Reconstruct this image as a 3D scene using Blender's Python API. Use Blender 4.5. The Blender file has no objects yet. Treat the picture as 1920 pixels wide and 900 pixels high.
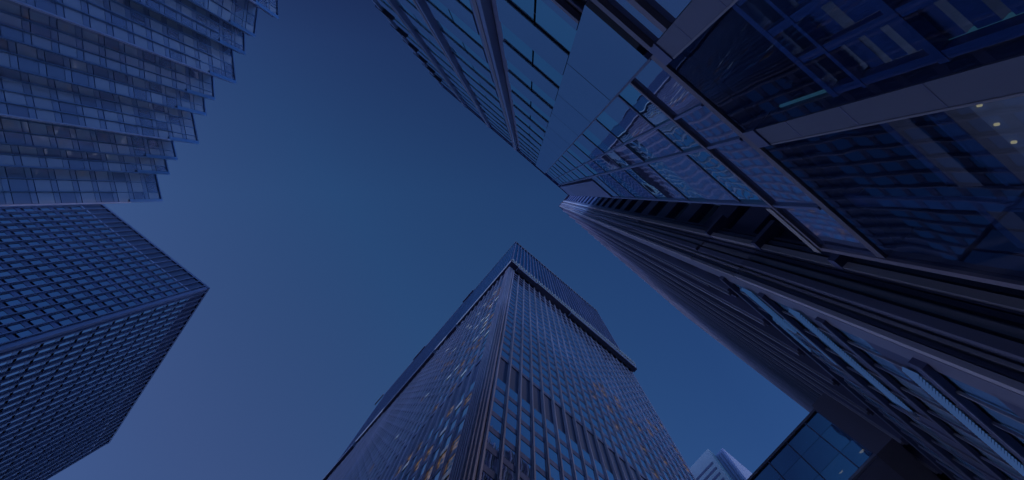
import bpy, math, random
from mathutils import Vector, Matrix
random.seed(7)
S = bpy.context.scene
C = S.collection
R = math.radians

# ------------------------------------------------------------------ camera
EYE = 1.6
cam_d = bpy.data.cameras.new('camera'); cam = bpy.data.objects.new('camera', cam_d); C.objects.link(cam)
cam_d.sensor_width = 36.0; cam_d.lens = 20.006; cam_d.clip_end = 6000.0; cam_d.clip_start = 0.05
AX = ((0.999658186, 0.002148915, -0.0260556), (0.0, 0.996616253, 0.08219516), (0.026144064, -0.08216706, 0.9962756))
# columns of the camera: right, up, back (the lens looks almost straight up)
right = Vector((AX[0][0], AX[1][0], AX[2][0])); down = Vector((AX[0][1], AX[1][1], AX[2][1])); fwd = Vector((AX[0][2], AX[1][2], AX[2][2]))
M = Matrix(((right.x, -down.x, -fwd.x, 0), (right.y, -down.y, -fwd.y, 0), (right.z, -down.z, -fwd.z, EYE), (0, 0, 0, 1)))
cam.matrix_world = M
S.camera = cam

# ------------------------------------------------------------------ light
SUN_AZ, SUN_EL = (0.966, 0.26), 18.5
EXPOSURE = -1.02
SKY_STRENGTH = 0.15
w = bpy.data.worlds.new('World'); S.world = w; w.use_nodes = True
nt = w.node_tree; nt.nodes.clear()
out = nt.nodes.new('ShaderNodeOutputWorld'); bg = nt.nodes.new('ShaderNodeBackground')
sky = nt.nodes.new('ShaderNodeTexSky'); sky.sky_type = 'NISHITA'; sky.sun_disc = False
sky.sun_elevation = R(SUN_EL); sky.sun_rotation = math.atan2(SUN_AZ[0], SUN_AZ[1])
sky.air_density = 1.0; sky.dust_density = 0.6; sky.ozone_density = 3.0
tc = nt.nodes.new('ShaderNodeTexCoord')
def vdot(vec):
    n = nt.nodes.new('ShaderNodeVectorMath'); n.operation = 'DOT_PRODUCT'
    nt.links.new(tc.outputs['Generated'], n.inputs[0]); n.inputs[1].default_value = vec
    return n.outputs['Value']
def ramp(val, stops):
    n = nt.nodes.new('ShaderNodeValToRGB'); e = n.color_ramp.elements
    e[0].position, e[0].color = stops[0][0], (*stops[0][1], 1)
    e[1].position, e[1].color = stops[-1][0], (*stops[-1][1], 1)
    for p, c in stops[1:-1]:
        k = e.new(p); k.color = (*c, 1)
    nt.links.new(val, n.inputs[0]); return n.outputs[0]
def maprange(val, a, b):
    n = nt.nodes.new('ShaderNodeMapRange'); n.inputs['From Min'].default_value = a; n.inputs['From Max'].default_value = b
    nt.links.new(val, n.inputs['Value']); return n.outputs['Result']
def mul(a, b):
    n = nt.nodes.new('ShaderNodeMix'); n.data_type = 'RGBA'; n.blend_type = 'MULTIPLY'; n.inputs['Factor'].default_value = 1.0
    nt.links.new(a, n.inputs[6]); nt.links.new(b, n.inputs[7]); return n.outputs[2]
# sky tint by direction: vignette darkening painted in, brightened out of view for window reflections
GY = ramp(maprange(vdot((0.0, 1.0, 0.0)), -0.6, 0.4), [(0.0, (1.5, 1.35, 1.3)), (0.18, (1.1, 1.0, 1.0)), (0.27, (0.72, 0.5, 0.6)), (0.36, (0.9, 0.7, 0.78)), (0.6, (1.06, 1.02, 1.0)), (1.0, (1.06, 1.02, 1.0))])
GX = ramp(maprange(vdot((-0.85, 0.5, 0.0)), -0.5, 0.6), [(0.0, (0.42, 0.52, 0.63)), (0.345, (0.6, 0.62, 0.72)), (0.7, (1.15, 1.05, 1.03)), (1.0, (1.95, 1.12, 1.07))])
hs = nt.nodes.new('ShaderNodeMix'); hs.data_type = 'RGBA'; hs.blend_type = 'MULTIPLY'; hs.inputs['Factor'].default_value = 1.0
hs.inputs[7].default_value = (0.57, 1.06, 1.56, 1)   # clear, deep blue evening air
nt.links.new(sky.outputs[0], hs.inputs[6])
# horizon sky, out of view, raised far up as fill light for shaded walls
GZ = ramp(maprange(vdot((0.0, 0.0, 1.0)), 0.0, 1.0), [(0.0, (8.0, 6.6, 6.5)), (0.45, (5.6, 5.0, 5.0)), (0.68, (1.0, 1.0, 1.0)), (1.0, (1.0, 1.0, 1.0))])
nt.links.new(mul(mul(mul(hs.outputs[2], GY), GX), GZ), bg.inputs[0]); bg.inputs[1].default_value = SKY_STRENGTH
nt.links.new(bg.outputs[0], out.inputs[0])
sd = bpy.data.lights.new('sun', 'SUN'); so = bpy.data.objects.new('sun', sd); C.objects.link(so)
sd.energy = 2.6; sd.angle = R(0.5); sd.color = (1.0, 0.80, 0.62)
so.location = (60, 10, 300)
so.rotation_euler = Vector((-SUN_AZ[0] * math.cos(R(SUN_EL)), -SUN_AZ[1] * math.cos(R(SUN_EL)), -math.sin(R(SUN_EL)))).to_track_quat('-Z', 'Y').to_euler()
S.view_settings.view_transform = 'Standard'; S.view_settings.look = 'None'
S.view_settings.exposure = EXPOSURE; S.view_settings.gamma = 1.0; S.view_settings.use_curve_mapping = False
S.render.engine = 'CYCLES'
S.cycles.max_bounces = 8; S.cycles.diffuse_bounces = 2; S.cycles.glossy_bounces = 4; S.cycles.transparent_max_bounces = 8
S.cycles.use_denoising = True
S.cycles.caustics_reflective = False; S.cycles.caustics_refractive = False

# ------------------------------------------------------------------ materials
def base_mat(name):
    m = bpy.data.materials.new(name); m.use_nodes = True; t = m.node_tree; t.nodes.clear()
    o = t.nodes.new('ShaderNodeOutputMaterial'); return m, t, o
def solid(name, col, rough=0.5, metal=0.0, var=0.25, scale=0.6, spec=0.5, streak=True, bump=0.0):
    """painted or metal surface with uneven wear: long vertical streaks and soft blotches"""
    m, t, o = base_mat(name)
    b = t.nodes.new('ShaderNodeBsdfPrincipled'); t.links.new(b.outputs[0], o.inputs[0])
    c = t.nodes.new('ShaderNodeTexCoord'); mp = t.nodes.new('ShaderNodeMapping')
    mp.inputs['Scale'].default_value = (scale, scale, scale * (0.12 if streak else 1.0))
    t.links.new(c.outputs['Object'], mp.inputs[0])
    n = t.nodes.new('ShaderNodeTexNoise'); n.inputs['Scale'].default_value = 1.0; n.inputs['Detail'].default_value = 6.0
    t.links.new(mp.outputs[0], n.inputs['Vector'])
    at = t.nodes.new('ShaderNodeAttribute'); at.attribute_name = 'rnd'
    ad = t.nodes.new('ShaderNodeMath'); ad.operation = 'MULTIPLY_ADD'; ad.inputs[1].default_value = 0.35
    t.links.new(at.outputs['Fac'], ad.inputs[0]); t.links.new(n.outputs[0], ad.inputs[2])
    r = t.nodes.new('ShaderNodeMapRange'); r.inputs['From Min'].default_value = 0.3; r.inputs['From Max'].default_value = 0.95
    r.inputs['To Min'].default_value = 1.0 - var; r.inputs['To Max'].default_value = 1.0 + var
    t.links.new(ad.outputs[0], r.inputs['Value'])
    mx = t.nodes.new('ShaderNodeVectorMath'); mx.operation = 'SCALE'; mx.inputs[0].default_value = col
    t.links.new(r.outputs[0], mx.inputs['Scale']); t.links.new(mx.outputs[0], b.inputs['Base Color'])
    b.inputs['Roughness'].default_value = rough; b.inputs['Metallic'].default_value = metal
    b.inputs['Specular IOR Level'].default_value = spec
    if bump:
        n2 = t.nodes.new('ShaderNodeTexNoise'); n2.inputs['Scale'].default_value = 12.0; n2.inputs['Detail'].default_value = 5.0
        t.links.new(c.outputs['Object'], n2.inputs['Vector'])
        bp = t.nodes.new('ShaderNodeBump'); bp.inputs['Strength'].default_value = bump
        t.links.new(n2.outputs[0], bp.inputs['Height']); t.links.new(bp.outputs[0], b.inputs['Normal'])
    return m
def glass(name, body, tint, ior=1.6, wave=0.02, wscale=0.5, tilt=0.02, see=0.0, blind=(0.12, 0.12, 0.15), blinds=0.12, rough=0.015, coat=0.5):
    """facade glass: dim room behind, sky and neighbours mirrored in slightly uneven panes"""
    m, t, o = base_mat(name)
    g = t.nodes.new('ShaderNodeBsdfGlossy'); g.inputs['Color'].default_value = (*tint, 1); g.inputs['Roughness'].default_value = rough
    d = t.nodes.new('ShaderNodeBsdfDiffuse')
    at = t.nodes.new('ShaderNodeAttribute'); at.attribute_name = 'rnd'
    # some rooms have a blind drawn
    st = t.nodes.new('ShaderNodeMath'); st.operation = 'GREATER_THAN'; st.inputs[1].default_value = 1.0 - blinds
    t.links.new(at.outputs['Fac'], st.inputs[0])
    mc = t.nodes.new('ShaderNodeMix'); mc.data_type = 'RGBA'; t.links.new(st.outputs[0], mc.inputs['Factor'])
    mc.inputs[6].default_value = (*body, 1); mc.inputs[7].default_value = (*blind, 1)
    t.links.new(mc.outputs[2], d.inputs['Color'])
    inner = d.outputs[0]
    if see > 0:
        tr = t.nodes.new('ShaderNodeBsdfTransparent'); tr.inputs['Color'].default_value = (0.62, 0.72, 0.85, 1)
        ms = t.nodes.new('ShaderNodeMixShader'); ms.inputs[0].default_value = see
        t.links.new(d.outputs[0], ms.inputs[1]); t.links.new(tr.outputs[0], ms.inputs[2]); inner = ms.outputs[0]
    geo = t.nodes.new('ShaderNodeNewGeometry')
    wn = t.nodes.new('ShaderNodeTexWhiteNoise'); wn.noise_dimensions = '1D'; t.links.new(at.outputs['Fac'], wn.inputs['W'])
    sb = t.nodes.new('ShaderNodeVectorMath'); sb.operation = 'SUBTRACT'; sb.inputs[1].default_value = (0.5, 0.5, 0.5)
    t.links.new(wn.outputs['Color'], sb.inputs[0])
    sc = t.nodes.new('ShaderNodeVectorMath'); sc.operation = 'SCALE'; sc.inputs['Scale'].default_value = tilt
    t.links.new(sb.outputs[0], sc.inputs[0])
    tcn = t.nodes.new('ShaderNodeTexCoord')
    nz = t.nodes.new('ShaderNodeTexNoise'); nz.inputs['Scale'].default_value = wscale; nz.inputs['Detail'].default_value = 2.0
    t.links.new(tcn.outputs['Object'], nz.inputs['Vector'])
    s2 = t.nodes.new('ShaderNodeVectorMath'); s2.operation = 'SUBTRACT'; s2.inputs[1].default_value = (0.5, 0.5, 0.5)
    t.links.new(nz.outputs['Color'], s2.inputs[0])
    s3 = t.nodes.new('ShaderNodeVectorMath'); s3.operation = 'SCALE'; s3.inputs['Scale'].default_value = wave
    t.links.new(s2.outputs[0], s3.inputs[0])
    a1 = t.nodes.new('ShaderNodeVectorMath'); a1.operation = 'ADD'; t.links.new(sc.outputs[0], a1.inputs[0]); t.links.new(s3.outputs[0], a1.inputs[1])
    a2 = t.nodes.new('ShaderNodeVectorMath'); a2.operation = 'ADD'; t.links.new(geo.outputs['Normal'], a2.inputs[0]); t.links.new(a1.outputs[0], a2.inputs[1])
    nn = t.nodes.new('ShaderNodeVectorMath'); nn.operation = 'NORMALIZE'; t.links.new(a2.outputs[0], nn.inputs[0])
    t.links.new(nn.outputs[0], g.inputs['Normal'])
    f = t.nodes.new('ShaderNodeFresnel'); f.inputs['IOR'].default_value = ior
    fm = t.nodes.new('ShaderNodeMapRange'); fm.inputs['To Min'].default_value = coat; t.links.new(f.outputs[0], fm.inputs['Value'])
    if see > 0:      # only the outer face of a clear pane mirrors the street
        nb = t.nodes.new('ShaderNodeMath'); nb.operation = 'SUBTRACT'; nb.inputs[0].default_value = 1.0; t.links.new(geo.outputs['Backfacing'], nb.inputs[1])
        mm_ = t.nodes.new('ShaderNodeMath'); mm_.operation = 'MULTIPLY'; t.links.new(fm.outputs[0], mm_.inputs[0]); t.links.new(nb.outputs[0], mm_.inputs[1]); fm = mm_
    mx = t.nodes.new('ShaderNodeMixShader'); t.links.new(fm.outputs[0], mx.inputs[0]); t.links.new(inner, mx.inputs[1]); t.links.new(g.outputs[0], mx.inputs[2])
    t.links.new(mx.outputs[0], o.inputs[0])
    return m
def lamp_mat(name, col, power):
    m, t, o = base_mat(name); e = t.nodes.new('ShaderNodeEmission'); e.inputs[0].default_value = (*col, 1); e.inputs[1].default_value = power
    t.links.new(e.outputs[0], o.inputs[0]); return m

def glint_mat(name, col, power):
    """a pane with uneven gold emission, standing in for warm reflections of sunlit walls"""
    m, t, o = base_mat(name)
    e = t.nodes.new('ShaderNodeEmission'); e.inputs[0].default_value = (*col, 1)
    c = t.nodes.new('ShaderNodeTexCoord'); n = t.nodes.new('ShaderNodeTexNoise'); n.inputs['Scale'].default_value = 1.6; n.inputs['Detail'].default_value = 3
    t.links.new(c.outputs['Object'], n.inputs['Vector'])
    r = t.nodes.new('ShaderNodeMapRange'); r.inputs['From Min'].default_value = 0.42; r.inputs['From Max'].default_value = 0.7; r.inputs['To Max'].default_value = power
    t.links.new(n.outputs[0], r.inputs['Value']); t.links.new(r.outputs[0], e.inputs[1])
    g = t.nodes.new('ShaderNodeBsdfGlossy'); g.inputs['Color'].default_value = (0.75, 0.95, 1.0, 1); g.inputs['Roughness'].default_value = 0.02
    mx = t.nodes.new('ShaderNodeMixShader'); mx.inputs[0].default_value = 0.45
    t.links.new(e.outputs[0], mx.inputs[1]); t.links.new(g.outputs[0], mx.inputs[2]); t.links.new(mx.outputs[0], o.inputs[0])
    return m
MAT = dict(
    black_steel=solid('black_steel', (0.075, 0.075, 0.14), 0.42, 0.0, 0.3),
    black_spandrel=solid('black_spandrel', (0.055, 0.055, 0.115), 0.35, 0.0, 0.3),
    strip_spandrel=glass('strip_spandrel', (0.06, 0.06, 0.12), (0.85, 0.82, 0.92), 1.6, 0.01, 0.3, 0.02, blinds=0.0, coat=0.4, rough=0.15),
    pale_sheen=solid('pale_sheen', (0.6, 0.5, 0.42), 0.6, 0.0, 0.3),
    louvre=solid('louvre', (0.03, 0.033, 0.08), 0.6, 0.0, 0.25),
    pale_line=solid('pale_line', (0.2, 0.2, 0.32), 0.5, 0.0, 0.2),
    black_glass=glass('black_glass', (0.02, 0.03, 0.08), (0.85, 0.84, 0.92), 1.6, 0.01, 0.3, 0.02, blinds=0.05, coat=0.85),
    steel=solid('steel', (0.24, 0.2, 0.27), 0.38, 0.3, 0.25),
    steel_dark=solid('steel_dark', (0.085, 0.08, 0.15), 0.38, 0.2, 0.3),
    warm_stone=solid('warm_stone', (0.2, 0.19, 0.21), 0.7, 0.0, 0.2),
    tower_glass=glass('tower_glass', (0.015, 0.035, 0.09), (0.88, 0.98, 1.0), 1.6, 0.02, 0.35, 0.03, blinds=0.1, coat=0.9),
    crown_glass=glass('crown_glass', (0.006, 0.03, 0.085), (0.45, 0.72, 0.9), 1.6, 0.01, 0.3, 0.01, blinds=0.0, rough=0.12, coat=0.25),
    pleat_glass=glass('pleat_glass', (0.3, 0.29, 0.37), (0.95, 0.9, 0.95), 1.6, 0.035, 0.3, 0.06, blind=(0.14, 0.15, 0.24), blinds=0.4, coat=0.3),
    pleat_spandrel=glass('pleat_spandrel', (0.2, 0.21, 0.32), (0.9, 0.9, 0.95), 1.6, 0.03, 0.25, 0.04, blinds=0.0, coat=0.3),
    blue_fin=solid('blue_fin', (0.075, 0.105, 0.21), 0.35, 0.0, 0.3),
    bright_blue=solid('bright_blue', (0.07, 0.13, 0.27), 0.35, 0.0, 0.2),
    silver=solid('silver', (0.5, 0.47, 0.5), 0.4, 0.3, 0.2),
    curtain_panel=glass('curtain_panel', (0.06, 0.08, 0.18), (0.88, 0.85, 0.95), 1.6, 0.03, 0.5, 0.015, blinds=0.0, rough=0.03, coat=0.55),
    curtain_glass=glass('curtain_glass', (0.015, 0.07, 0.13), (0.72, 0.95, 0.98), 1.6, 0.045, 0.7, 0.025, blinds=0.06, blind=(0.1, 0.16, 0.2), coat=0.75),
    curtain_gap=solid('curtain_gap', (0.12, 0.125, 0.23), 0.5, 0.0, 0.2),
    pier_panel=solid('pier_panel', (0.16, 0.19, 0.36), 0.35, 0.0, 0.15),
    bronze=solid('bronze', (0.22, 0.18, 0.23), 0.45, 0.1, 0.25),
    coping=solid('coping', (0.42, 0.36, 0.36), 0.6, 0.0, 0.2),
    lobby_glass=glass('lobby_glass', (0.02, 0.03, 0.08), (0.5, 0.58, 0.8), 1.45, 0.012, 0.8, 0.008, see=0.95, blinds=0.0, coat=0.03),
    lobby_dark=solid('lobby_dark', (0.22, 0.25, 0.36), 0.7, 0.0, 0.35, scale=0.8, streak=False),
    lobby_frame=solid('lobby_frame', (0.13, 0.2, 0.38), 0.5, 0.0, 0.2),
    lobby_pier=solid('lobby_pier', (0.13, 0.13, 0.2), 0.6, 0.0, 0.25),
    rib_pale=solid('rib_pale', (0.48, 0.42, 0.47), 0.45, 0.1, 0.35),
    rib_mid=solid('rib_mid', (0.26, 0.24, 0.34), 0.4, 0.1, 0.35),
    spandrel_dark=solid('spandrel_dark', (0.09, 0.09, 0.17), 0.4, 0.0, 0.3),
    painted_sky_glass=glass('painted_sky_glass', (0.22, 0.42, 0.7), (0.85, 0.98, 1.0), 1.5, 0.03, 0.5, 0.03, blinds=0.25, blind=(0.3, 0.42, 0.58), coat=0.1),  # bright blue body colour stands in for sky reflected in these panes
    rib_light=solid('rib_light', (0.29, 0.26, 0.31), 0.45, 0.15, 0.35),
    rib_dark=solid('rib_dark', (0.15, 0.14, 0.23), 0.4, 0.1, 0.35),
    rib_black=solid('rib_black', (0.13, 0.13, 0.24), 0.45, 0.0, 0.3),
    slab_glass=glass('slab_glass', (0.05, 0.06, 0.14), (0.8, 0.98, 1.0), 1.6, 0.02, 0.5, 0.02, blinds=0.1, coat=0.7),
    bridge_glass=glass('bridge_glass', (0.02, 0.08, 0.22), (0.55, 0.85, 1.0), 1.6, 0.02, 0.7, 0.02, see=0.72, blinds=0.0, coat=0.42),
    white_stone=solid('white_stone', (0.13, 0.16, 0.2), 0.75, 0.0, 0.15, scale=0.2),
    grey_stone=solid('grey_stone', (0.08, 0.1, 0.19), 0.7, 0.0, 0.2, scale=0.2),
    gold_glint=glint_mat('gold_glint', (1.0, 0.6, 0.24), 0.55),
    warm_lamp=lamp_mat('warm_lamp', (1.0, 0.72, 0.34), 1.3),
    cold_lamp=lamp_mat('cold_lamp', (0.25, 0.75, 1.0), 0.22),
    asphalt=solid('asphalt', (0.05, 0.05, 0.055), 0.9, 0.0, 0.25, scale=1.5, streak=False, bump=0.3),
    paving=solid('paving', (0.4, 0.39, 0.38), 0.85, 0.0, 0.2, scale=1.0, streak=False, bump=0.2),
    kerb_stone=solid('kerb_stone', (0.35, 0.34, 0.33), 0.8, 0.0, 0.2, streak=False),
    white_paint=solid('white_paint', (0.7, 0.7, 0.68), 0.7, 0.0, 0.2, streak=False),
)

# ------------------------------------------------------------------ mesh helpers
class Facade:
    """a vertical wall line from a to b; t runs along it, d points out of the wall, h is height above the eye"""
    def __init__(s, a, b, toward):
        s.a = Vector(a); v = Vector(b) - s.a; s.len = v.length; s.u = v / s.len
        n = Vector((s.u.y, -s.u.x))
        if n.dot(Vector(toward) - s.a) < 0: n = -n
        s.n = n
    def pt(s, t, d, h):
        p = s.a + s.u * t + s.n * d
        return (p.x, p.y, h + EYE)
GROUND = -EYE
class Mesh:
    def __init__(s): s.v, s.f, s.r = [], [], []
    def box(s, F, t0, t1, d0, d1, h0, h1, rnd=None):
        i = len(s.v); r = random.random() if rnd is None else rnd
        for h in (h0, h1):
            s.v += [F.pt(t0, d0, h), F.pt(t1, d0, h), F.pt(t1, d1, h), F.pt(t0, d1, h)]
        fs = [(0, 1, 2, 3), (4, 7, 6, 5), (0, 4, 5, 1), (1, 5, 6, 2), (2, 6, 7, 3), (3, 7, 4, 0)]
        s.f += [tuple(i + k for k in q) for q in fs]; s.r += [r] * 6
    def prism(s, poly, h0, h1):
        i = len(s.v); n = len(poly)
        for h in (h0, h1): s.v += [(p[0], p[1], h + EYE) for p in poly]
        s.f += [tuple(range(i, i + n)), tuple(range(i + n, i + 2 * n))]
        s.f += [(i + k, i + (k + 1) % n, i + n + (k + 1) % n, i + n + k) for k in range(n)]
        r = random.random(); s.r += [r] * (n + 2)
    def disc(s, F, t, d, h, rad, thick=0.04, n=12):
        i = len(s.v)
        for hh in (h, h - thick):
            s.v += [F.pt(t + rad * math.cos(k * 2 * math.pi / n), d + rad * math.sin(k * 2 * math.pi / n), hh) for k in range(n)]
        s.f += [tuple(range(i, i + n)), tuple(range(i + n, i + 2 * n))]
        s.f += [(i + k, i + (k + 1) % n, i + n + (k + 1) % n, i + n + k) for k in range(n)]
        s.r += [0.5] * (n + 2)
    def build(s, name, mat, parent=None):
        if not s.v: return None
        o0 = Vector((0, 0, 0)); p = parent
        while p is not None: o0 += Vector(p.location); p = p.parent
        me = bpy.data.meshes.new(name)
        me.from_pydata([(x - o0.x, y - o0.y, z - o0.z) for x, y, z in s.v], [], s.f)
        at = me.attributes.new('rnd', 'FLOAT', 'FACE'); at.data.foreach_set('value', s.r)
        import bmesh
        bm = bmesh.new(); bm.from_mesh(me); bmesh.ops.recalc_face_normals(bm, faces=bm.faces); bm.to_mesh(me); bm.free()
        me.materials.append(MAT[mat])
        o = bpy.data.objects.new(name, me); C.objects.link(o)
        if parent is not None: o.parent = parent
        return o
def one(name, mat, parent, F, *a, **k):
    m = Mesh(); m.box(F, *a, **k); return m.build(name, mat, parent)
def thing(name, label, cat, loc, group=None):
    o = bpy.data.objects.new(name, None); C.objects.link(o); o.location = loc
    o['label'] = label; o['category'] = cat
    if group: o['group'] = group
    return o
def stuff(o):
    if o is not None: o['kind'] = 'stuff'
def project(p):
    v = Vector(p) - Vector((0, 0, EYE)); z = v.dot(fwd)
    if z <= 0.01: return None
    return (v.dot(right) / z, v.dot(down) / z)
HX, HY = 0.9, 0.9 * 900 / 1920
def seen_size(F, t0, t1, d, h0, h1):
    q = [project(F.pt(t, d, h)) for t, h in ((t0, h0), (t1, h0), (t1, h1), (t0, h1))]
    if any(k is None for k in q): return 0.0
    q = [(min(max(x, -HX), HX), min(max(y, -HY), HY)) for x, y in q]
    return abs(sum(q[i][0] * q[(i + 1) % 4][1] - q[(i + 1) % 4][0] * q[i][1] for i in range(4)) / 2)
def windows(panes, parent, mat, name='window', most=100, mass='far_windows'):
    """panes: (F, t0, t1, d0, d1, h0, h1). The largest in view are parts of their own, the many small ones one mass."""
    panes = sorted(panes, key=lambda a: -seen_size(a[0], a[1], a[2], a[4], a[5], a[6]))
    rest = Mesh()
    for i, a in enumerate(panes):
        if i < most: one(name, mat, parent, *a)
        else: rest.box(*a)
    stuff(rest.build(mass, mat, parent))

A = R(40.5); U = Vector((math.cos(A), math.sin(A))); N = Vector((math.sin(A), -math.cos(A)))
def sp(s, p): v = U * s + N * p; return (v.x, v.y)

# ------------------------------------------------------------------ setting on the ground
def sheet(name, mat, poly, h0, h1):
    m = Mesh(); m.prism(poly, h0, h1); o = m.build(name, mat); o['kind'] = 'structure'; return o
def rect(s0, s1, p0, p1): return [sp(s0, p0), sp(s1, p0), sp(s1, p1), sp(s0, p1)]
sheet('ground', 'asphalt', [(-2500, -2500), (2500, -2500), (2500, 2500), (-2500, 2500)], GROUND - 0.6, GROUND - 0.15)
sheet('road', 'asphalt', rect(-300, 9, -15, -4), GROUND - 0.148, GROUND - 0.14)
sheet('pavement', 'paving', rect(-60, 60, -3.7, 30), GROUND - 0.149, GROUND)
sheet('kerb', 'kerb_stone', rect(-60, 60, -4.0, -3.703), GROUND - 0.149, GROUND + 0.004)

# ------------------------------------------------------------------ black grid tower (left)
LTH = 123.0
cor = (-70.25, 20.96); ne = (-93.0, 2.69); sw = (-95.01, 56.69)
ne = tuple(Vector(cor) + (Vector(ne) - Vector(cor)).normalized() * 45)
t = thing('office_tower', 'dark office tower with a fine window grid below a dark louvred top at left', 'tower', (cor[0], cor[1], 0))
F1 = Facade(cor, ne, (0, 0)); F2 = Facade(cor, sw, (0, 0))
back = tuple(Vector(ne) + Vector(sw) - Vector(cor))
ins = lambda P, k=0.5: tuple(Vector(P) + (Vector(back) - Vector(cor)).normalized() * k)
m = Mesh(); m.prism([ins(cor, .6), ins(ne, .6), back, ins(sw, .6)], GROUND, LTH - 0.3); m.build('core', 'black_spandrel', t)
MOD, FL = 1.5, 3.66
TOP = LTH - 6.4
panes, glints = [], []
for F, mods in ((F1, 30), (F2, 28)):
    for k in range(mods):
        for j in range(31):
            h1 = TOP - 0.45 - j * FL; h0 = h1 - 2.55
            if h0 < 0: break
            t0 = 0.9 + k * MOD
            (glints if random.random() < 0.0 else panes).append((F, t0 + 0.19, t0 + MOD - 0.19, -0.2, -0.11, h0, h1))
windows(panes, t, 'black_glass'); windows(glints, t, 'gold_glint', name='glint_pane', most=40, mass='far_glint_panes')
for j in range(32):
    h1 = TOP - j * FL
    sb = Mesh()
    for F in (F1,): sb.box(F, 0.7, F.len, -0.3, -0.06, h1 - 0.5 - 0.62 + 0.15, h1 - 0.0 + 0.05) if j else sb.box(F, 0.7, F.len, -0.3, -0.06, h1 - 0.45, h1)
    sb.build('spandrel', 'black_spandrel', t)
    s2 = Mesh(); s2.box(F2, 0.7, F2.len, -0.3, -0.08, h1 - 0.9, h1 + 0.0); s2.build('spandrel', 'strip_spandrel', t)
lv = Mesh()
for F in (F1, F2):
    lv.box(F, 0.7, F.len, -0.4, -0.2, TOP + 0.12, LTH - 0.7)
lv.build('louvre_band', 'louvre', t)
ln = Mesh()
for F in (F1, F2): ln.box(F, 0.7, F.len, -0.3, -0.06, TOP + 0.02, TOP + 0.3)
ln.build('ledge', 'pale_line', t)
rp = Mesh()
for F in (F1, F2): rp.box(F, -0.05, F.len, -0.6, 0.12, LTH - 0.7, LTH)
rp.build('parapet', 'black_steel', t)
for F, mods in ((F1, 30), (F2, 28)):
    for k in range(mods + 1):
        t0 = 0.9 + k * MOD
        mm = Mesh()
        mm.box(F, t0 - 0.04, t0 + 0.04, -0.28, 0.2, GROUND + 6, LTH - 0.7); mm.box(F, t0 - 0.09, t0 + 0.09, 0.2, 0.225, GROUND + 6, LTH - 0.7)
        mm.box(F, t0 - 0.17, t0 + 0.17, -0.3, -0.08, GROUND + 6, TOP)
        mm.build('mullion', 'black_steel', t)
cc = Mesh(); cc.prism([tuple(Vector(cor) + F1.n * 0.02 + F2.n * 0.02), F1.pt(0.62, 0.02, 0)[:2], F1.pt(0.62, -0.5, 0)[:2], F2.pt(0.62, -0.5, 0)[:2], F2.pt(0.62, 0.02, 0)[:2]], GROUND, LTH - 0.7)
cc.build('corner_column', 'black_steel', t)

# ------------------------------------------------------------------ pleated glass tower (upper left)
TK = 0.75
TLH = 107.0 * TK
tips = [(-69.45, 1.62), (-67.85, -3.53), (-66.17, -6.24), (-61.93, -9.23), (-60.27, -14.49), (-58.52, -17.34), (-54.34, -20.36), (-52.42, -25.61), (-50.50, -28.79), (-45.98, -32.02), (-44.3, -37.3), (-42.6, -40.3), (-38.0, -43.4)]
bases = [(-70.44, -3.23), (-68.45, -5.95), (-66.86, -9.05), (-63.02, -14.40), (-60.76, -17.15), (-59.10, -20.29), (-55.44, -25.53), (-53.11, -28.61), (-51.18, -31.87), (-46.99, -37.30), (-44.9, -40.2), (-43.3, -43.3), (-39.0, -48.3)]
tips = [(x * TK, y * TK) for x, y in tips]; bases = [(x * TK, y * TK) for x, y in bases]
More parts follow.
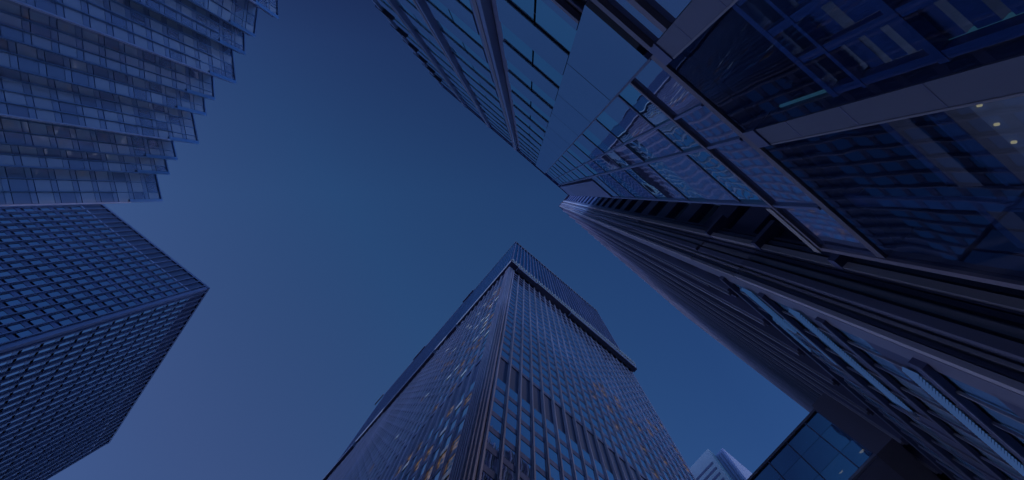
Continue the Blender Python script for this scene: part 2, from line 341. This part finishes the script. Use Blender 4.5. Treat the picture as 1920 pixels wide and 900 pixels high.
# each return wall runs back from the next tip
for k in range(len(bases) - 1):
    v = Vector(tips[k + 1]); back_by = Vector(bases[k]).length / v.length
    w_ = Matrix.Rotation(R(-0.3 if k in (2, 5, 8) else 0.12), 2) @ (v * back_by); bases[k] = (w_.x, w_.y)
t = thing('office_tower', 'pale glass office tower folded into pleats with a stepped sawtooth edge at upper left', 'tower', (tips[0][0], tips[0][1], 0))
poly = []
for T, B in zip(tips, bases): poly += [(T[0] - 0.45, T[1]), (B[0] - 0.45, B[1])]
poly = poly + [(-33, -46), (-58, -40), (-63, -8)]
m = Mesh(); m.prism(poly, GROUND, TLH - 0.5); m.build('core', 'pleat_spandrel', t)
panes, spans = [], []
rails = []
FH = 4.0 * TK
for k, (T, B) in enumerate(zip(tips, bases)):
    F = Facade(T, B, (T[0] + 20, T[1] - 5)); L = F.len
    n = max(2, round(L / 1.25)); wd = L / n
    for i in range(n):
        for j in range(23):
            h1 = TLH - 0.4 - j * FH
            panes.append((F, i * wd + 0.05, (i + 1) * wd - 0.05, -0.22, -0.14, h1 - 2.04, h1))
            spans.append((F, i * wd + 0.05, (i + 1) * wd - 0.05, -0.22, -0.15, h1 - FH + 0.11, h1 - 2.17))
    for j in range(24):
        h1 = TLH - 0.4 - j * FH
        rails.append((F, 0.0, L, -0.2, -0.11, h1, h1 + 0.05)); rails.append((F, 0.0, L, -0.2, -0.11, h1 - 2.12, h1 - 2.07))
    for i in range(1, n + 1):
        if i == n and k + 1 == len(tips): continue
        f = Mesh(); top = TLH - (5.6 + 3 * ((i + k) % 2) if k % 3 == 0 else 7.1)
        f.box(F, i * wd - 0.035, i * wd + 0.035, -0.2, 0.2, GROUND + 5, top)
        for j in range(24):
            h1 = TLH - 0.4 - j * FH
            if h1 < top: f.box(F, i * wd - 0.05, i * wd + 0.05, 0.13, 0.22, h1 - 0.14, h1 + 0.08)
        f.build('fin', 'blue_fin', t)
        one('mullion', 'bright_blue', t, F, i * wd - 0.03, i * wd + 0.03, -0.2, -0.06, top, TLH - 0.4)
    e = Mesh(); e.box(F, -0.02, 0.4, -0.2, 0.05, TLH - 6.7, TLH); e.build('edge_panel', 'bright_blue', t)
    s_ = Mesh(); s_.box(F, -0.06, 0.06, -0.2, 0.12, GROUND + 5, TLH - 6.7); s_.build('edge_trim', 'pale_line' if k in (0, 3, 6, 9) else 'blue_fin', t)
    c = Mesh(); c.box(F, 0.4, L, -0.3, 0.02, TLH - 0.25, TLH); c.build('coping', 'blue_fin', t)
    if k + 1 < len(tips):
        G = Facade(bases[k], tips[k + 1], (T[0] + 5, T[1] + 30))
        rt = Mesh()
        for j in range(22): rt.box(G, 0.1, G.len - 0.06, -0.1, 0.03, TLH - 2.5 - j * FH, TLH - 0.4 - j * FH)
        rt.build('return_panel', 'pale_line' if k in (2, 5, 8) else 'blue_fin', t)
windows(panes, t, 'pleat_glass'); windows(spans, t, 'pleat_spandrel', name='spandrel', most=60, mass='far_spandrels')
windows(rails, t, 'blue_fin', name='floor_rail', mass='far_floor_rails')

# ------------------------------------------------------------------ tall stone and steel tower (centre)
CTH, LED = 246.0, 165.0
cs, cp, ce, cl = 10.0, -19.3, 56.5, -108.0
FR = Facade(sp(cs, cp), sp(ce, cp), (0, 0)); FL_ = Facade(sp(cs, cp), sp(cs, cl), (0, 0))
t = thing('office_tower', 'tallest steel-ribbed office tower, in the centre, with a pale ledge under its crown', 'tower', (*sp(cs, cp), 0))
m = Mesh(); m.prism([sp(cs + .5, cp - .5), sp(ce, cp - .5), sp(ce, cl), sp(cs + .5, cl)], GROUND, LED - 1); m.build('core', 'steel_dark', t)
MW, FH = 46.5 / 24, 3.9
MB0, MB1 = 68.0, 76.6
panes, glints, pale = [], [], []
floors = []
h = MB1
while h + FH < LED - 2: floors.append(h); h += FH
h = MB0 - FH
while h > 6: floors.append(h); h -= FH
for F, mods in ((FR, 23), (FL_, 45)):
    for k in range(mods):
        t0 = 1.6 + k * MW
        for z in floors:
            pane = (F, t0 + 0.24, t0 + MW - 0.24, -0.2, -0.1, z + 1.05, z + FH - 0.08)
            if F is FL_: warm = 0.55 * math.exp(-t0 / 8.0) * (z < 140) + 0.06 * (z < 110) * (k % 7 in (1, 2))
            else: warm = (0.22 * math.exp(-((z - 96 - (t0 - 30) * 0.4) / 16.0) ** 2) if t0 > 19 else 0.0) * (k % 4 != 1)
            (glints if random.random() < warm else panes).append(pane)  # glowing gold panes imitate streaks of warm reflected light
            if F is FL_ and random.random() < 0.3 * math.exp(-t0 / 9.0) * (z < 140): pale.append((F, t0 + 0.24, t0 + MW - 0.24, -0.058, -0.03, z - 0.05, z + 1.0))  # pale warm panels, thinning from the corner, imitate the same reflected streaks
windows(panes, t, 'tower_glass'); windows(glints, t, 'gold_glint', name='glint_pane', mass='far_glint_panes'); windows(pale, t, 'pale_sheen', name='pale_panel', mass='far_pale_panels')
for z in floors:
    sb = Mesh()
    for F in (FR, FL_): sb.box(F, 1.5, F.len - 0.3, -0.3, -0.06, z - 0.08, z + 1.05)
    sb.build('spandrel', 'steel_dark', t)
mb = Mesh()
for F in (FR, FL_): mb.box(F, 1.5, F.len - 0.3, -0.4, -0.2, MB0 + 0.1, MB1 - 0.1)
mb.build('louvre_band', 'louvre', t)
for F, mods in ((FR, 23), (FL_, 45)):
    for k in range(mods + 1):
        t0 = 1.6 + k * MW
        c = Mesh(); c.box(F, t0 - 0.2, t0 + 0.2, -0.3, 0.05, GROUND, LED - 2); c.box(F, t0 - 0.06, t0 + 0.06, 0.05, 0.14, GROUND, LED - 2)
        c.build('column', 'steel', t)
c = Mesh(); c.prism([sp(cs - .05, cp + .05), sp(cs + 1.25, cp + .05), sp(cs + 1.25, cp - .4), sp(cs + .4, cp - 1.25), sp(cs - .05, cp - 1.25)], GROUND, LED - 2)
c.build('corner_column', 'steel', t)
for F in (FR, FL_):
    for q in (0.25, 0.62, 1.0):
        one('corner_rib', 'steel', t, F, q - 0.05, q + 0.05, 0.052, 0.16, GROUND, LED - 2.2)
# ledge under the crown: soffit, pale ribbed fascia
sf = Mesh(); sf.prism([sp(cs - .65, cp + 1.6), sp(ce + 0.9, cp + 1.6), sp(ce + 0.9, cl - 1), sp(cs - .65, cl - 1)], LED - 1.98, LED - 0.9); sf.build('ledge_soffit', 'steel_dark', t)
FA = Facade(sp(cs - .65, cp + 1.6), sp(ce + 0.9, cp + 1.6), (0, 0)); FB = Facade(sp(cs - .65, cp + 1.6), sp(cs - .65, cl - 1), (0, 0))
fa = Mesh(); fa.box(FA, 0, FA.len, -0.4, 0.0, LED - 0.9, LED + 3.6); fa.box(FB, 0.0, FB.len, -0.4, 0.0, LED - 0.9, LED + 2.6); fa.build('ledge_fascia', 'warm_stone', t)
for F, n in ((FA, 48),):
    for k in range(n):
        one('fascia_rib', 'warm_stone', t, F, 0.4 + k * FA.len / n, 0.62 + k * FA.len / n, 0.002, 0.3, LED - 0.5, LED + 3.3)
# crown: dark glass panels between slim ribs
cg = Mesh(); cg.prism([sp(cs, cp), sp(ce, cp), sp(ce, cl), sp(cs, cl)], LED - 0.9, CTH - 0.6); cg.build('crown_wall', 'crown_glass', t)
for k in range(31):
    one('crown_rib', 'steel_dark', t, FR, 0.2 + k * 1.53, 0.5 + k * 1.53, 0.003, 0.35, LED + 4.7, CTH - 0.6)
for k in range(58):
    one('crown_rib', 'steel_dark', t, FL_, 0.2 + k * 1.53, 0.36 + k * 1.53, 0.003, 0.12, LED + 4.7, CTH - 0.6)
rc = Mesh(); rc.prism([sp(cs - .1, cp + .4), sp(ce + .1, cp + .4), sp(ce + .1, cl), sp(cs - .1, cl)], CTH - 0.6, CTH); rc.build('roof_coping', 'bronze', t)
for a, b in ((28, 35), (61, 69), (90, 96)):
    one('roof_rail', 'rib_dark', t, FL_, a, b, 0.1, 0.6, CTH - 1.0, CTH + 0.3)
for a, b in ((23, 27), (33, 56), (70, 88)):
    one('soffit_vent', 'louvre', t, FL_, a, b, 0.1, 0.9, LED - 5.0, LED - 2.0)
for a, b in ((2, 9), (22, 47)):
    one('soffit_vent', 'louvre', t, FR, a, b, 0.32, 1.6, LED - 4.0, LED - 2.0)

# ------------------------------------------------------------------ glass curtain-wall tower (upper right)
P0, TRH, LOB = 3.0, 66.0, 9.4
OFF = 15.5                      # t = s + OFF
TF = Facade(sp(-OFF, P0), sp(5.25, P0), (0, 0))
def T_(s): return s + OFF
t = thing('office_tower', 'blue glass curtain-wall tower with pale vertical piers and a tall lobby at upper right', 'tower', (*sp(-OFF, P0), 0))
core = Mesh()
core.box(TF, 0.3, T_(2.4), -20, -0.35, LOB + 0.3, TRH - 0.5); core.box(TF, T_(2.4), T_(3.9), -6, -0.35, LOB + 0.3, 33)
core.box(TF, T_(3.9), T_(5.2), -9, -0.35, LOB + 0.3, 11.6)
core.build('core', 'curtain_gap', t)
# storeys: a clear strip of windows below a glazed spandrel, a dark gap over each strip
K0, FH = 13.4, 4.25
vis, spn = [], []
gaps = []
BAYS = [(-15.3, -12.2), (-11.4, -8.75), (-7.75, -4.75), (-3.55, -1.32)]
def storey_lines(): 
    k = 0
    while K0 + k * FH < TRH - 3: yield k, K0 + k * FH; k += 1
for k, z in storey_lines():
    for a, b in BAYS:
        mid = a + (b - a) * 0.52
        for x0, x1 in ((a, mid - 0.03), (mid + 0.03, b)):
            vis.append((TF, T_(x0), T_(x1), -0.14, -0.05, z - 1.9, z - 0.12))
        spn.append((TF, T_(a), T_(b), -0.1, 0.0, z + 0.0, z + FH - 2.02))
        gaps.append((TF, T_(a), T_(b), -0.3, -0.2, z - 0.12, z)); gaps.append((TF, T_(a), T_(b), -0.3, -0.2, z + FH - 2.02, z + FH - 1.9))
    for x0, x1 in ((0.14, 1.24), (1.30, 2.10), (2.18, 3.9)):
        if z > 33 and x1 > 3: continue
        vis.append((TF, T_(x0), T_(x1), -0.14, -0.05, z - 1.9, z - 0.12))
    for x0, x1 in ((0.14, 1.24), (1.30, 2.10), (2.18, 3.9)):
        if z > 31 and x1 > 3: continue
        spn.append((TF, T_(x0), T_(x1), -0.1, -0.03, z + 0.0, z + FH - 1.95))
    for x0, x1 in ((0.12, 2.1), (2.18, 3.9)):
        if z > 33 and x1 > 3: continue
        gaps.append((TF, T_(x0), T_(x1), -0.3, -0.03, z - 0.12, z))
windows(vis, t, 'curtain_glass')
windows(spn, t, 'curtain_panel', name='spandrel', most=70, mass='far_spandrels')
windows(gaps, t, 'curtain_gap', name='floor_gap', mass='far_floor_gaps')
# lowest glazed storey just over the lobby
for x0, x1 in ((0.14, 1.24), (1.30, 2.10), (2.18, 3.86), (3.94, 5.22)):
    one('spandrel', 'curtain_panel', t, TF, T_(x0), T_(x1), -0.1, -0.03, LOB + 0.25, 11.45)
for a, b in BAYS: one('spandrel', 'curtain_panel', t, TF, T_(a), T_(b), -0.1, 0.0, LOB + 1.4, 11.36)
# blank smooth panel strip
for j in range(14):
    z0 = LOB + 0.3 + j * FH; z1 = min(z0 + FH - 0.05, TRH - 0.05)
    if z1 <= z0: break
    one('blank_panel', 'curtain_panel', t, TF, T_(-1.29), T_(0.09), -0.1, 0.03, z0, z1)
for j in range(8):
    z0 = 33.0 + j * 4.1; z1 = min(z0 + 4.09, TRH - 0.05)
    one('blank_panel', 'pier_panel', t, TF, T_(2.42), T_(3.9), -0.3, 0.02, z0, z1)
# projecting piers with a bronze strip
for s0 in (-4.15, -8.2, -11.8):
    pr = one('pier', 'pier_panel', t, TF, T_(s0 - 0.26), T_(s0 + 0.2), -0.3, 0.16, LOB + 0.3, TRH)
    one('bronze_strip', 'bronze', pr, TF, T_(s0 - 0.12), T_(s0 + 0.03), 0.161, 0.19, LOB + 0.3, TRH - 0.3)
    one('recess', 'curtain_gap', t, TF, T_(s0 + 0.22), T_(s0 + 0.55), -0.5, -0.16, LOB + 0.3, TRH - 0.4)
one('pier', 'pier_panel', t, TF, 0.0, 0.3, -20, 0.12, GROUND, TRH)
for s0, wd in ((1.27, 0.025), (2.14, 0.035), (3.9, 0.035)):
    one('mullion', 'pier_panel', t, TF, T_(s0 - wd), T_(s0 + wd), -0.2, 0.02, LOB + 0.3, 33 if s0 > 3 else TRH - 0.3)
one('mullion', 'curtain_gap', t, TF, T_(0.095), T_(0.135), -0.2, 0.0, LOB + 0.3, TRH - 0.3)
# roof edge and corner ledges
rb = Mesh(); rb.box(TF, 0.3, T_(-1.3), -0.5, -0.18, TRH - 4.2, TRH - 0.5); rb.build('roof_recess', 'curtain_gap', t)
one('end_wall', 'white_stone', t, TF, T_(2.402), T_(2.44), -19.9, -0.4, 12.0, TRH - 0.6)  # facing sheet added to brighten reflections in the slab tower's end windows
cp_ = Mesh(); cp_.box(TF, -0.1, T_(3.9), -0.6, 0.1, TRH - 0.05, TRH + 0.25); cp_.build('coping', 'pier_panel', t)
rr = Mesh(); rr.box(TF, -0.1, T_(-1.3), -0.2, 0.05, TRH - 1.9, TRH - 1.55); rr.build('roof_rail', 'pier_panel', t)
for k, z in storey_lines():
    lg = Mesh(); lg.box(TF, -0.3, 1.2, -1.5, 0.16, z - 0.06, z + 0.04); lg.build('corner_ledge', 'curtain_gap', t)
# podium parapet
pc = Mesh(); pc.box(TF, T_(3.94), T_(5.3), -0.5, 0.06, 11.6, 11.85); pc.build('podium_coping', 'coping', t)
one('end_pier', 'bronze', t, TF, T_(5.17), T_(5.28), -9, 0.02, GROUND, 11.6)
# bronze bars over the lobby
for z, a, b, th in ((10.55, -15, -1.3, 0.16), (9.05, -15, 0.0, 0.2), (8.05, -15, 0.0, 0.2)):
    one('bronze_bar', 'bronze', t, TF, T_(a), T_(b), -0.05, 0.06, z, z + th)
one('lobby_beam', 'bronze', t, TF, T_(0.1), T_(5.16), -0.3, 0.0, LOB + 0.02, LOB + 0.24)
one('bronze_bar', 'bronze', t, TF, T_(0.14), T_(5.16), -0.08, 0.035, 11.46, 11.58)
for x0, x1 in ((-15.2, -4.5), (-4.4, 0.0)):
    one('spandrel', 'curtain_panel', t, TF, T_(x0), T_(x1), -0.1, -0.03, 0.5, 9.04)
# lobby: piers, glass, frames, a dim room with lamps behind
for s0, hw in ((0.18, 0.17), (2.2, 0.16), (4.05, 0.13)):
    pr = one('lobby_pier', 'lobby_pier', t, TF, T_(s0 - hw), T_(s0 + hw), -0.45, -0.02 if s0 < 4 else -0.3, GROUND, LOB - 0.42)
    one('pier_cap', 'curtain_gap', pr, TF, T_(s0 - hw - 0.02), T_(s0 + hw + 0.02), -0.46, 0.01 if s0 < 4 else -0.3, LOB - 0.42, LOB)
    if s0 < 4:
        jn = Mesh()
        for q in range(6): jn.box(TF, T_(s0 - hw), T_(s0 + hw), -0.019, -0.016, 1.2 + q * 1.35, 1.222 + q * 1.35)
        jn.build('panel_joints', 'rib_black', pr)
    if s0 < 4: one('edge_strip', 'rib_light', pr, TF, T_(s0 + hw + 0.002), T_(s0 + hw + 0.03), -0.2, -0.01, GROUND, LOB - 0.43)
for x0, x1 in ((0.36, 2.03), (2.37, 5.16)):
    one('lobby_glass', 'lobby_glass', t, TF, T_(x0), T_(x1), -0.055, -0.03, GROUND + 0.3, LOB)
room = Mesh(); room.box(TF, 0.3, T_(5.16), -12.2, -12, GROUND, LOB); room.box(TF, T_(-0.2), T_(-0.05), -12, -0.25, GROUND, LOB); room.build('lobby_wall', 'lobby_dark', t)
cl_ = Mesh(); cl_.box(TF, T_(-0.05), T_(5.16), -12, -0.4, LOB + 0.02, LOB + 0.28); cl_.build('lobby_ceiling', 'lobby_dark', t)
# window grid in the first lobby bay
fr = Mesh()
for z in (6.85, 6.3, 5.1):
    fr.box(TF, T_(0.36), T_(2.03), -0.34, -0.22, z, z + (0.12 if z != 6.3 else 0.07))
fr.build('transom', 'lobby_frame', t)
for x in (0.42, 0.95, 1.42, 1.96):
    one('grid_bar', 'lobby_frame', t, TF, T_(x - 0.05), T_(x + 0.05), -0.36, -0.23, 2.5, 6.85)
for j in range(9):
    z = 6.62 - j * 0.36
    one('blind_panel', 'lobby_frame', t, TF, T_(0.47), T_(0.9), -0.5, -0.37, z - 0.24, z)
    one('blind_panel', 'lobby_frame', t, TF, T_(1.47), T_(1.91), -0.5, -0.37, z - 0.24, z)
for j in range(4):
    z = 6.6 - j * 0.75
    one('blind_panel', 'lobby_frame', t, TF, T_(1.0), T_(1.37), -0.5, -0.37, z - 0.55, z)
one('light_strip', 'cold_lamp', t, TF, T_(1.985), T_(2.02), -0.40, -0.37, 7.0, 8.6)
# beams behind the second bay
for z, th in ((7.15, 0.16), (6.2, 0.2), (5.1, 0.03)):
    one('lobby_beam', 'lobby_pier', t, TF, T_(2.5), T_(5.16), -0.7, -0.5, z, z + th)
one('inner_beam', 'lobby_pier', t, TF, T_(4.6), T_(5.16), -0.75, -0.71, 4.6, 4.75)
one('mezzanine', 'lobby_dark', t, TF, T_(-0.05), T_(5.16), -12, -0.95, 7.06, 7.3)
one('light_strip', 'cold_lamp', t, TF, T_(2.5), T_(2.53), -1.5, -1.45, 4.2, 7.0)
one('mezzanine_column', 'lobby_frame', t, TF, T_(2.535), T_(2.75), -1.8, -1.5, GROUND, 7.06)
for s0, d0 in ((1.95, -1.48), (2.32, -1.45), (2.47, -1.42), (3.42, -1.29), (3.73, -1.26), (4.03, -1.24)):
    dl = Mesh(); dl.disc(TF, T_(s0), d0, 7.055, 0.019, 0.05); dlo = dl.build('downlight', 'warm_lamp', t)
    lamp = bpy.data.lights.new('lamp', 'POINT'); lamp.energy = 30.0; lamp.color = (0.85, 0.82, 0.9); lamp.shadow_soft_size = 0.25
    lo = bpy.data.objects.new('lamp', lamp); C.objects.link(lo); lo.parent = dlo
    lo.location = Vector(TF.pt(T_(s0), d0 - 1.0, 4.0)) - Vector(t.location)

# ------------------------------------------------------------------ ribbed dark slab tower (right)
RS, RP, RE, RTH = 6.5, 2.15, 38.4, 110.0
LF = Facade(sp(RS, RP), sp(RE, RP), sp(10, -20)); EF = Facade(sp(RS, RP), sp(RS, 26), (0, 0))
t = thing('office_tower', 'dark ribbed slab tower rising beside the glass podium at right', 'tower', (*sp(RS, RP), 0))
m = Mesh(); m.prism([sp(RS + .4, RP + .45), sp(RE, RP + .45), sp(RE, 26), sp(RS + .4, 26)], GROUND, RTH - 0.4); m.build('core', 'rib_black', t)
levels = [3.4, 6.6, 9.8, 13.0, 16.2, 19.4, 22.6]
h = 27.0
while h < RTH - 3: levels.append(h); h += 4.4
panes = []
for i, z in enumerate(levels):
    top = levels[i + 1] if i + 1 < len(levels) else RTH - 2
    for k in range(20):
        dd = -0.36 if z > 19 else -0.04
        panes.append((LF, 0.5 + k * 1.6 + (0.1 if z > 19 else 0.03), 0.5 + (k + 1) * 1.6 - (0.1 if z > 19 else 0.03), dd - 0.08, dd, z + 0.9 if z > 19 else z + 1.5, top - 0.3))
    panes.append((EF, 1.6, 4.6, -0.3, -0.22, z + 1.5, top - 0.5))
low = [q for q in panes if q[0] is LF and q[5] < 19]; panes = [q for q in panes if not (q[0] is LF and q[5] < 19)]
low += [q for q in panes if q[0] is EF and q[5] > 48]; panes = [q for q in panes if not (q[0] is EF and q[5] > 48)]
windows(panes, t, 'slab_glass', most=60); windows(low, t, 'painted_sky_glass', most=40)
for i, z in enumerate(levels):
    sb = Mesh(); sb.box(LF, 0.4, LF.len, -0.4, -0.1 if z > 19 else 0.0, z - 0.3, z + (0.9 if z > 19 else 1.5)); sb.box(EF, 1.5, 23, -0.3, 0.0, z - 0.5, z + 1.5)
    sb.build('spandrel', 'rib_black' if z > 19 else 'spandrel_dark', t)
for k in range(20):
    tt = 1.0 + k * 1.6
    c = Mesh(); c.box(LF, tt - 0.16, tt + 0.16, -0.4, 0.22, 19.4, RTH - 0.2); cobj = c.build('column', 'rib_dark', t)
    one('column_nosing', 'rib_light', cobj, LF, tt - 0.06, tt + 0.06, 0.221, 0.3, 19.4, RTH - 0.3)
    for q in (0.0, 0.8):
        one('lower_mullion', 'rib_mid' if q else 'rib_light', t, LF, tt + q - 0.03, tt + q + 0.03, 0.003, 0.05, GROUND, 18.8)
for k in range(20):
    for q in (0.53, 1.06):
        tt = 1.0 + k * 1.6 + q
        if tt > LF.len - 0.2: continue
        one('fin', 'rib_light' if q < 1 else 'rib_dark', t, LF, tt - 0.04, tt + 0.04, -0.36, 0.1, 24.5, RTH - 0.5)
# corner with stacked ribs
c = Mesh(); c.box(EF, 0.0, 1.5, -0.5, 0.0, GROUND, RTH); c.build('corner_pier', 'rib_mid', t)
for q, wd, d, mt in ((0.06, 0.05, 0.15, 'rib_pale'), (0.18, 0.025, 0.07, 'rib_dark'), (0.41, 0.02, 0.09, 'rib_pale'), (0.62, 0.02, 0.07, 'rib_pale'), (0.86, 0.02, 0.09, 'rib_pale'), (1.09, 0.02, 0.1, 'rib_dark'), (1.31, 0.015, 0.07, 'rib_pale'), (0.3, 0.03, 0.12, 'rib_pale'), (0.5, 0.09, 0.2, 'rib_mid'), (0.74, 0.07, 0.16, 'rib_pale'), (0.98, 0.05, 0.1, 'rib_mid'), (1.2, 0.08, 0.2, 'rib_pale'), (1.42, 0.06, 0.12, 'rib_mid')):
    z = GROUND
    for z1 in (17.3, 21.8, 35.3, 57.0, RTH):
        one('corner_rib', mt, t, EF, q - wd, q + wd, 0.002, d * (0.8 + 0.4 * random.random()), z, z1 - 0.12); z = z1
for z in (12.9, 17.3, 21.8):
    one('bracket', 'rib_black', t, EF, 1.1, 2.0, 0.0, 0.4, z - 0.3, z)
one('roof_cap', 'rib_dark', t, EF, -0.1, 24, -3, 0.25, RTH, RTH + 0.5)
for k in range(12):
    one('end_mullion', 'rib_dark', t, EF, 1.55 + k * 1.55, 1.63 + k * 1.55, -0.28, 0.08, GROUND, RTH)
for z, dd in ((12.5, 0.09), (15.7, 0.12), (18.9, 0.12), (9.3, 0.12)):
    bm_ = one('ledge_beam', 'spandrel_dark', t, LF, 0.3, 14.3, 0.002, dd, z, z + 0.36)
    one('beam_edge', 'rib_mid', bm_, LF, 0.3, 14.3, dd + 0.002, dd + 0.02, z, z + 0.06)
# added runs of fine pleats, shaped and angled to mirror the open sky
for z0, z1, ta, tb in ((16.7, 17.5, 0.4, 2.2), (16.0, 16.3, 1.4, 3.4), (13.75, 14.35, 0.4, 4.4), (10.1, 10.55, 0.9, 5.2), (17.9, 18.05, 2.0, 3.6)):
    ap = Mesh(); tt = ta; r_ = random.random() * 0.8
    while tt < tb:
        pf = Facade(LF.pt(tt, 0.06, 0)[:2], LF.pt(tt + 0.075, 0.125, 0)[:2], (0, 0))
        ap.box(pf, 0, pf.len, -0.01, 0.0, z0, z1, rnd=r_); tt += 0.08
    ap.build('pleated_pane', 'slab_glass', t)
for tt, hh in ((2.6, 12.6), (0.6, 9.4)):
    dl = Mesh(); dl.disc(LF, tt, 0.05, hh, 0.045, 0.05); dl.build('downlight', 'warm_lamp', t)

# ------------------------------------------------------------------ glass bridge box
BS, BT, BB = 16.0, 25.0, 20.4
BF = Facade(sp(BS, RP - 0.25), sp(BS, -10), (0, 0))   # t runs away from the slab tower
t = thing('glass_bridge', 'blue glass bridge box with dark soffit jutting from the ribbed slab tower', 'bridge', (*sp(BS, RP), BB + EYE))
BL = BF.len
rf = Mesh(); rf.box(BF, 0.0, BL, -7, 0.05, BT - 0.18, BT); rf.build('roof', 'bronze', t)
sl = Mesh(); sl.box(BF, 0.0, BL, -7, 0.0, BB, BB + 0.3); sl.build('soffit', 'rib_mid', t)
one('floor_edge', 'rib_light', t, BF, 0.9, BL, 0.002, 0.1, BB + 0.02, BB + 0.14)
one('rear_wall', 'lobby_frame', t, BF, 0.9, BL, -3.2, -3.0, BB + 0.3, 24.1)
one('ceiling', 'lobby_frame', t, BF, 0.9, BL, -3.2, -0.2, 24.1, 24.2)
one('stone_pier', 'bronze', t, BF, 0.0, 0.85, -7, 0.12, BB - 0.02, BT + 0.15)
px = [0.87] + [1.62 + 1.18 * k for k in range(9)]
panes = []
for a, b in zip(px[:-1], px[1:]):
    for z0, z1 in ((BB + 0.32, BB + 1.6), (BB + 1.62, BB + 3.1), (BB + 3.12, BT - 0.2)):
        panes.append((BF, a + 0.025, b - 0.025, -0.06, -0.02, z0, z1))
windows(panes, t, 'bridge_glass', name='pane')
for x in px: one('mullion', 'rib_black', t, BF, x - 0.025, x + 0.025, -0.1, 0.04, BB + 0.3, BT - 0.18)
for z in (BB + 1.3, BB + 3.3): one('ceiling_edge', 'coping', t, BF, 0.9, BL, -0.35, -0.15, z, z + 0.22)
for x, d, z in ((0.95, -2.05, 24.05), (2.2, -2.0, 24.05), (4.2, -2.2, 24.05)):
    dl = Mesh(); dl.disc(BF, x, d, z, 0.13, 0.08); dl.build('downlight', 'warm_lamp', t)

# ------------------------------------------------------------------ far pale building
WK = 240 / 90.0
t = thing('far_building', 'small pale building with dark window slits seen beyond the central tower', 'building', (*sp(49.2 * WK, -12.4 * WK), 0))
WF = Facade(sp(49.2 * WK, -12.35 * WK), sp(49.2 * WK, -26 * WK), (0, 0))
m = Mesh(); m.box(WF, 0, WF.len, -30, 0, GROUND, 240); m.build('wall', 'white_stone', t)
for j in range(20):
    one('window_slit', 'louvre', t, WF, 1.5, WF.len - 1.5, 0.002, 0.1, 240 - 11 - j * 4.4, 240 - 9.4 - j * 4.4)
t = thing('far_building', 'dark slab building standing just right of the small pale building with window slits', 'building', (*sp(50.9 * WK, -11 * WK), 0))
DF = Facade(sp(50.9 * WK, -11.0 * WK), sp(50.9 * WK, -12.9 * WK), (0, 0))
m = Mesh(); m.box(DF, 0, DF.len, -28, 0, GROUND, 240); m.build('wall', 'grey_stone', t)
one('side_wall', 'pale_line', t, DF, -0.8, -0.003, -27, -0.2, GROUND, 240.3)
for k in range(3): one('fin', 'louvre', t, DF, 0.9 + k * 1.3, 1.1 + k * 1.3, 0.002, 0.3, GROUND, 238)
